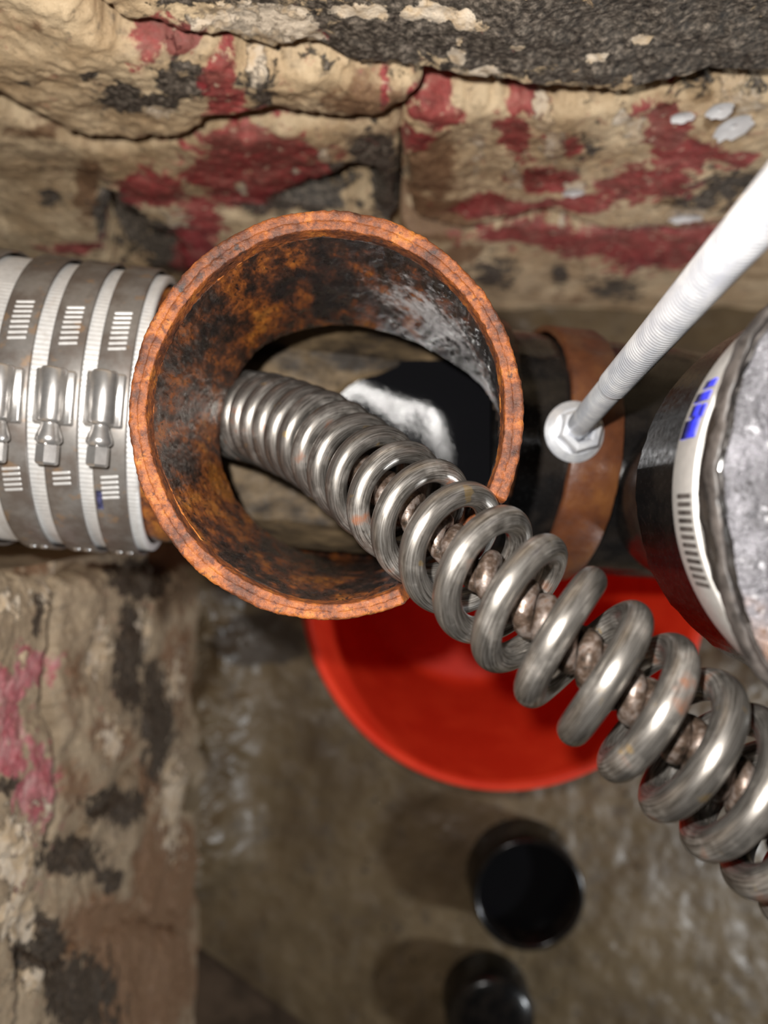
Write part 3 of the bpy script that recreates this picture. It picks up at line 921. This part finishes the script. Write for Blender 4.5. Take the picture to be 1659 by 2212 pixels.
def cap_mesh():
    n, k = 260, 70
    t = np.linspace(0, 2 * math.pi, n, endpoint=False)         # 0 points left (towards the hub)
    tt = np.minimum(t, 2 * math.pi - t)
    rr = 0.0488 + 0.0052 * np.clip((tt - 0.25) / 0.55, 0, 1) ** 1.2
    rr = rr + 0.0008 * fbm(np.stack([np.cos(t), np.sin(t), t * 0], -1), 7, 4, 3)
    V = []
    for s, z in [(1.0, -0.0050), (1.004, -0.003), (1.0, -0.0010)]:
        V.append(np.stack([CC[0] - np.cos(t) * rr * s, CC[1] - np.sin(t) * rr * s, t * 0 + Z0 + z], -1))
    for s in np.concatenate([np.linspace(0.99, 0.945, 10), np.linspace(0.94, 0.0, k - 10)]):
        z = 0.0005 + 0.0022 * (1 - s) ** 0.6 - 0.0022 * math.exp(-((s - 0.955) / 0.018) ** 2)
        V.append(np.stack([CC[0] - np.cos(t) * rr * s, CC[1] - np.sin(t) * rr * s, t * 0 + Z0 + z], -1))
    V = np.array(V)
    V[..., 2] += (0.0009 * fbm(V.reshape(-1, 3), 90, 4, 6) + 0.0004 * fbm(V.reshape(-1, 3), 420, 3, 9)).reshape(V.shape[:2])
    return V, grid_faces(V.shape[0], n, False, True)


V, f = cap_mesh()
nr = 12 * V.shape[1]
link_mesh('gasket_ring', V, f[:nr], M['rubber'], cap)
link_mesh('end_cap', V[11:], grid_faces(V.shape[0] - 11, V.shape[1], False, True), M['cap'], cap)

# ------------------------------------------------------------------ pipe hanger: strap, rod, nut
XH = 0.0785
hc = run_pt(XH)
hang = empty('pipe_hanger', hc + NA * 0.060)
tag(hang, 'brown rusted strap hanger with a galvanised threaded rod and flange nut', 'pipe hanger')
prof = [(0.0570, -0.0108), (0.0598, -0.0108), (0.0602, -0.0102), (0.0602, 0), (0.0602, 0.0102), (0.0598, 0.0108), (0.0570, 0.0108)]
V, f = lathe(prof, hc, UA, NA, 160)
V = V + 0.0003 * fbm(V, 150, 3, 5)[:, None]
link_mesh('strap', V, f, M['strap'], hang)
r0 = P(1237, 934, 0.2985)
r1 = P(1648, 462, 0.1385)
ax = (r1 - r0); ax /= np.linalg.norm(ax)
Nn, Mz = 700, 36
s = np.linspace(-0.004, 0.205, Nn)
a = np.linspace(0, 2 * math.pi, Mz, endpoint=False)
xd = np.cross(ax, [0, 1, 0]); xd /= np.linalg.norm(xd); yd = np.cross(ax, xd)
SS, AA = np.meshgrid(s, a, indexing='ij')
ph = (SS / 0.0015 + AA / (2 * math.pi)) % 1.0
rad = 0.00475 + 0.00045 * np.clip((SS - 0.060) / 0.001, 0, 1) - 0.00042 * np.abs(2 * ph - 1)
V = r0 + ax * SS[..., None] + xd * (rad * np.cos(AA))[..., None] + yd * (rad * np.sin(AA))[..., None]
V = np.concatenate([V.reshape(-1, 3), [r0 + ax * s[0], r0 + ax * s[-1]]])
f = grid_faces(Nn, Mz, False, True).tolist()
f += [[Nn * Mz, (j + 1) % Mz, j] for j in range(Mz)] + [[Nn * Mz + 1, (Nn - 1) * Mz + j, (Nn - 1) * Mz + (j + 1) % Mz] for j in range(Mz)]
link_mesh('threaded_rod', V, f, M['zinc'], hang)
nutax = NA * 0.9 + ax * 0.1; nutax /= np.linalg.norm(nutax)
nb = hc + NA * 0.0603 + TA * 0.002
nb = nb + (r0 - nb) - nutax * np.dot(r0 - nb, nutax)     # centred on the rod
fl_ = lathe([(0.0045, 0.0), (0.0122, 0.0), (0.0124, 0.0008), (0.0112, 0.0018), (0.0094, 0.0032), (0.0045, 0.0034)], nb, nutax, (1, 0, 0), 48)
hx = lathe([(0.0046, 0.0028), (0.0092, 0.0028), (0.0092, 0.0082), (0.0084, 0.0092), (0.0060, 0.0094), (0.0050, 0.0084), (0.0046, 0.0050)], nb, nutax, (1, 0.3, 0), 6)
nut = link_mesh('flange_nut', *merge([fl_, hx]), M['zinc'], hang, smooth=False)
nut['label'] = 'shiny zinc flange nut'

# ------------------------------------------------------------------ drain cable
turns = [(-6, 310, 872, 338), (-4, 395, 876, 333), (-2, 455, 882, 324), (0, 500, 888, 314), (1, 520, 897, 309.5), (2, 541, 900, 304.5), (3, 563, 904, 299.5), (4, 585, 909, 294), (5, 609, 918, 288.5), (6, 635, 928, 282.5),
         (7, 663, 940, 277.5), (8, 695, 955, 270.5), (9, 730, 979, 262), (10, 768, 1009, 252), (11, 811, 1041, 240.5), (12, 862, 1081, 228),
         (13, 919, 1127, 215), (14, 981, 1181, 203), (15, 1053, 1240, 192.5), (16, 1128, 1303, 184.5), (17, 1212, 1375, 179), (18, 1304, 1453, 175.5), (19, 1394, 1528, 173),
         (20, 1488, 1609, 171.5), (21, 1580, 1688, 170.5), (22, 1674, 1768, 170), (24, 1850, 1925, 170), (26, 2030, 2080, 171)]
ti = np.array([t[0] for t in turns], float)
pc = np.array([P(t[1], t[2], t[3] / 1000.0) for t in turns])


def spline(ti, pc, u):
    """Catmull-Rom through uneven knots"""
    m = np.gradient(pc, ti, axis=0)
    k = np.clip(np.searchsorted(ti, u, side='right') - 1, 0, len(ti) - 2)
    h = (ti[k + 1] - ti[k])[:, None]; t = ((u - ti[k]) / (ti[k + 1] - ti[k]))[:, None]
    return ((2 * t ** 3 - 3 * t ** 2 + 1) * pc[k] + (t ** 3 - 2 * t ** 2 + t) * h * m[k] +
            (-2 * t ** 3 + 3 * t ** 2) * pc[k + 1] + (t ** 3 - t ** 2) * h * m[k + 1])


def helix(u0, u1, per, Rc, rw, wseg, turns_per=1.0, phase=0.0):
    u = np.linspace(u0, u1, int((u1 - u0) * per * turns_per))
    c = spline(ti, pc, u)
    T = np.gradient(c, u, axis=0); T /= np.linalg.norm(T, axis=1, keepdims=True)
    view = np.array([0, 0, HC]) - c; view /= np.linalg.norm(view, axis=1, keepdims=True)
    N = view - T * np.sum(view * T, 1, keepdims=True); N /= np.linalg.norm(N, axis=1, keepdims=True)
    B = np.cross(T, N)
    ph = 2 * math.pi * u * turns_per + phase
    w_ = c + Rc * (N * np.cos(ph)[:, None] + B * np.sin(ph)[:, None])
    t = np.gradient(w_, axis=0); L = np.cumsum(np.linalg.norm(t, axis=1)); t /= np.linalg.norm(t, axis=1, keepdims=True)
    rr = w_ - c; rr = rr - t * np.sum(rr * t, 1, keepdims=True); rr /= np.linalg.norm(rr, axis=1, keepdims=True)
    bb = np.cross(t, rr)
    a = np.linspace(0, 2 * math.pi, wseg, endpoint=False)
    rw = np.interp(u, [-6, 8, 11, 13, 19, 26], [1.0, 1.0, 0.89, 0.90, 1.0, 1.0])[:, None, None] * rw
    V = w_[:, None] + rw * (rr[:, None] * np.cos(a)[None, :, None] + bb[:, None] * np.sin(a)[None, :, None])
    uv = np.stack(np.broadcast_arrays(L[:, None], (a / (2 * math.pi) * 0.02)[None]), -1)
    f = grid_faces(len(u), wseg, False, True).tolist()
    f += [list(range(wseg))[::-1], [(len(u) - 1) * wseg + j for j in range(wseg)]]
    return V, f, uv.reshape(-1, 2)


cable = empty('drain_cable', pc[len(pc) // 2])
tag(cable, 'worn steel spring drain cable running out of the open hub to the lower right', 'drain cable')
RO = 0.0188
V, f, uv = helix(-6, 26, 110, RO - 0.0039, 0.0039, 24)
link_mesh('outer_coil', V, f, M['coil'], cable, uv=uv)
V, f, uv = helix(-5.6, 25.6, 60, 0.0037, 0.0029, 14, 1.0, 2.3)
V2, f2, _ = helix(-5.6, 25.6, 60, 0.0037, 0.0029, 14, 1.0, 2.3 + math.pi)
V, f = merge([(V, f), (V2, f2)])
V = V + 0.00022 * fbm(V, 300, 3, 8)[:, None]
core = link_mesh('inner_core', V, f, M['core'], cable)
core['label'] = 'rusty twisted inner core'

# ------------------------------------------------------------------ silt and water inside the tee
xs = np.linspace(-0.082, 0.05, 90); ys = np.linspace(-1, 1, 60)
V = np.zeros((90, 60, 3))
for i, x in enumerate(xs):
    c = run_pt(x)
    yy = ys * 0.0436
    e = np.hypot((x - 0.030) / 0.050, (yy + 0.004) / 0.037)
    lv = 0.033 + 0.022 * np.clip((1.30 - e) / 0.5, 0, 1)                 # how far below the axis the silt lies
    lv = np.minimum(lv, np.sqrt(0.0546 ** 2 - yy ** 2))
    V[i] = c + TA[None] * yy[:, None] - NA[None] * lv[:, None]
V[..., 2] += 0.0016 * fbm(V.reshape(-1, 3), 60, 4, 21).reshape(90, 60)
si = link_mesh('silt', V, grid_faces(90, 60)[:, ::-1], M['silt'])
tag(si, 'sandy tan silt lying in the bottom of the open pipe', 'silt', kind='stuff')
zw = HC - 0.381
V = []
for x in np.linspace(-0.05, 0.055, 40):
    c = run_pt(x)
    dz = c[2] - zw
    hw = math.sqrt(max(0.0548 ** 2 - dz ** 2, 1e-6))
    for yy in np.linspace(-1, 1, 30):
        V.append([x, c[1] + yy * hw, zw])
wa = link_mesh('drain_water', V, grid_faces(40, 30)[:, ::-1], M['water'])
tag(wa, 'black standing water inside the open drain pipe', 'water', kind='stuff')

# ------------------------------------------------------------------ bucket and floor stubs
bx, by = (1088 - CX) / F * 0.54, (CY - 1270) / F * 0.54
bk = empty('bucket', (bx, by, 0.004))
tag(bk, 'bright red plastic bucket on the floor under the pipes', 'bucket')
zt = HC - 0.54
V, f = lathe([(0.0001, 0.006), (0.108, 0.006), (0.114, 0.009), (0.1175, 0.016), (0.1415, zt - 0.004), (0.1425, zt), (0.1445, zt - 0.002), (0.1445, zt - 0.006),
              (0.1205, 0.014), (0.1170, 0.004), (0.0001, 0.004)], (bx, by, 0), (0, 0, 1), (1, 0, 0), 128)
link_mesh('shell', V, f, M['red'], bk)
V, f = lathe([(0.1420, zt - 0.001), (0.1432, zt + 0.0016), (0.1455, zt + 0.0022), (0.1478, zt + 0.0012), (0.1488, zt - 0.002), (0.1484, zt - 0.010), (0.1470, zt - 0.011), (0.1445, zt - 0.004), (0.1420, zt - 0.001)],
             (bx, by, 0), (0, 0, 1), (1, 0, 0), 128)
link_mesh('lip', V, f, M['red'], bk)


def stub(px, py, dtop, r, name, label, cat, dome=False):
    c = P(px, py, dtop)
    h = c[2] - 0.0005
    o = empty(name, (c[0], c[1], 0.0005)); tag(o, label, cat)
    if dome:
        prof = [(r * 1.02, 0), (r, h * 0.7), (r * 0.97, h * 0.85), (r * 0.85, h * 0.96), (r * 0.5, h * 1.02), (0.0002, h * 1.04)]
        link_mesh('cap_body', *lathe(prof, (c[0], c[1], 0.0005), (0, 0, 1), (1, 0, 0), 72), M['black'], o)
        return o
    prof = [(r * 1.03, 0), (r, h * 0.55), (r, h - 0.003), (r - 0.001, h - 0.0008), (r - 0.003, h), (r - 0.005, h - 0.0008), (r - 0.006, h - 0.003), (r - 0.006, 0.001)]
    link_mesh('pipe_wall', *lathe(prof, (c[0], c[1], 0.0005), (0, 0, 1), (1, 0, 0), 96), M['black'], o)
    link_mesh('water', *lathe([(r - 0.0055, h * 0.45), (r * 0.5, h * 0.45), (0.0002, h * 0.45)], (c[0], c[1], 0.0005), (0, 0, 1), (1, 0, 0), 64), M['water'], o)
    return o


stub(1143, 1935, 0.702, 0.0535, 'pipe_stub', 'short open black pipe stub full of dark water on the floor', 'pipe')
stub(1062, 2212, 0.706, 0.0430, 'pipe_plug', 'rounded black pipe plug on the floor at the bottom edge', 'pipe plug', True)


# flat dark slab in the lower left, standing in for a floor shadow
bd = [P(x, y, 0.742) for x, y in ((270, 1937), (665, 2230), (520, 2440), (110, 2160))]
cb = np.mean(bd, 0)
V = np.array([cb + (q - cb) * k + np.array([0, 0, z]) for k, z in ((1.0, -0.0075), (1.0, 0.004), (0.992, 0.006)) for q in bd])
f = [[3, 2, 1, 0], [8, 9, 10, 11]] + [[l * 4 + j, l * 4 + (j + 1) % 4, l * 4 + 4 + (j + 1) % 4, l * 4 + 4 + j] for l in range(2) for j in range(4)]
bo = link_mesh('shadow_slab', V, f, mat_plain('floor_shadow_brown', (0.075, 0.050, 0.032), 0.6, 0, 0.4, 30, 0.3), smooth=False)
tag(bo, 'dark brown slab standing in for a shadow on the floor in the lower left corner', 'shadow_slab')

# splashed droplets on the floor
rs = np.random.RandomState(5)
parts = []
for k in range(150):
    x, y = rs.uniform(-0.02, 0.42), rs.uniform(-0.54, -0.20)
    rr = rs.uniform(0.0007, 0.0022)
    z = 0.004 * fbm(np.array([[x, y, 0]]), 9, 4, 3)[0] + 0.0012 * fbm(np.array([[x, y, 0]]), 60, 3, 5)[0]
    parts.append(lathe([(rr, -0.0006), (rr * 0.95, rr * 0.2), (rr * 0.7, rr * 0.42), (rr * 0.3, rr * 0.54), (0.00005, rr * 0.56)], (x, y, z), (0, 0, 1), (1, 0, 0), 8))
V, f = merge(parts)
dm = NT('clear_droplet')
dr = link_mesh('water_droplets', V, f, dm.out(dm.mix(dm.noise(300), (0.05, 0.042, 0.032), (0.09, 0.075, 0.055)), 0.08, 0.0))
tag(dr, 'small water droplets splashed over the concrete floor', 'droplets', kind='stuff')
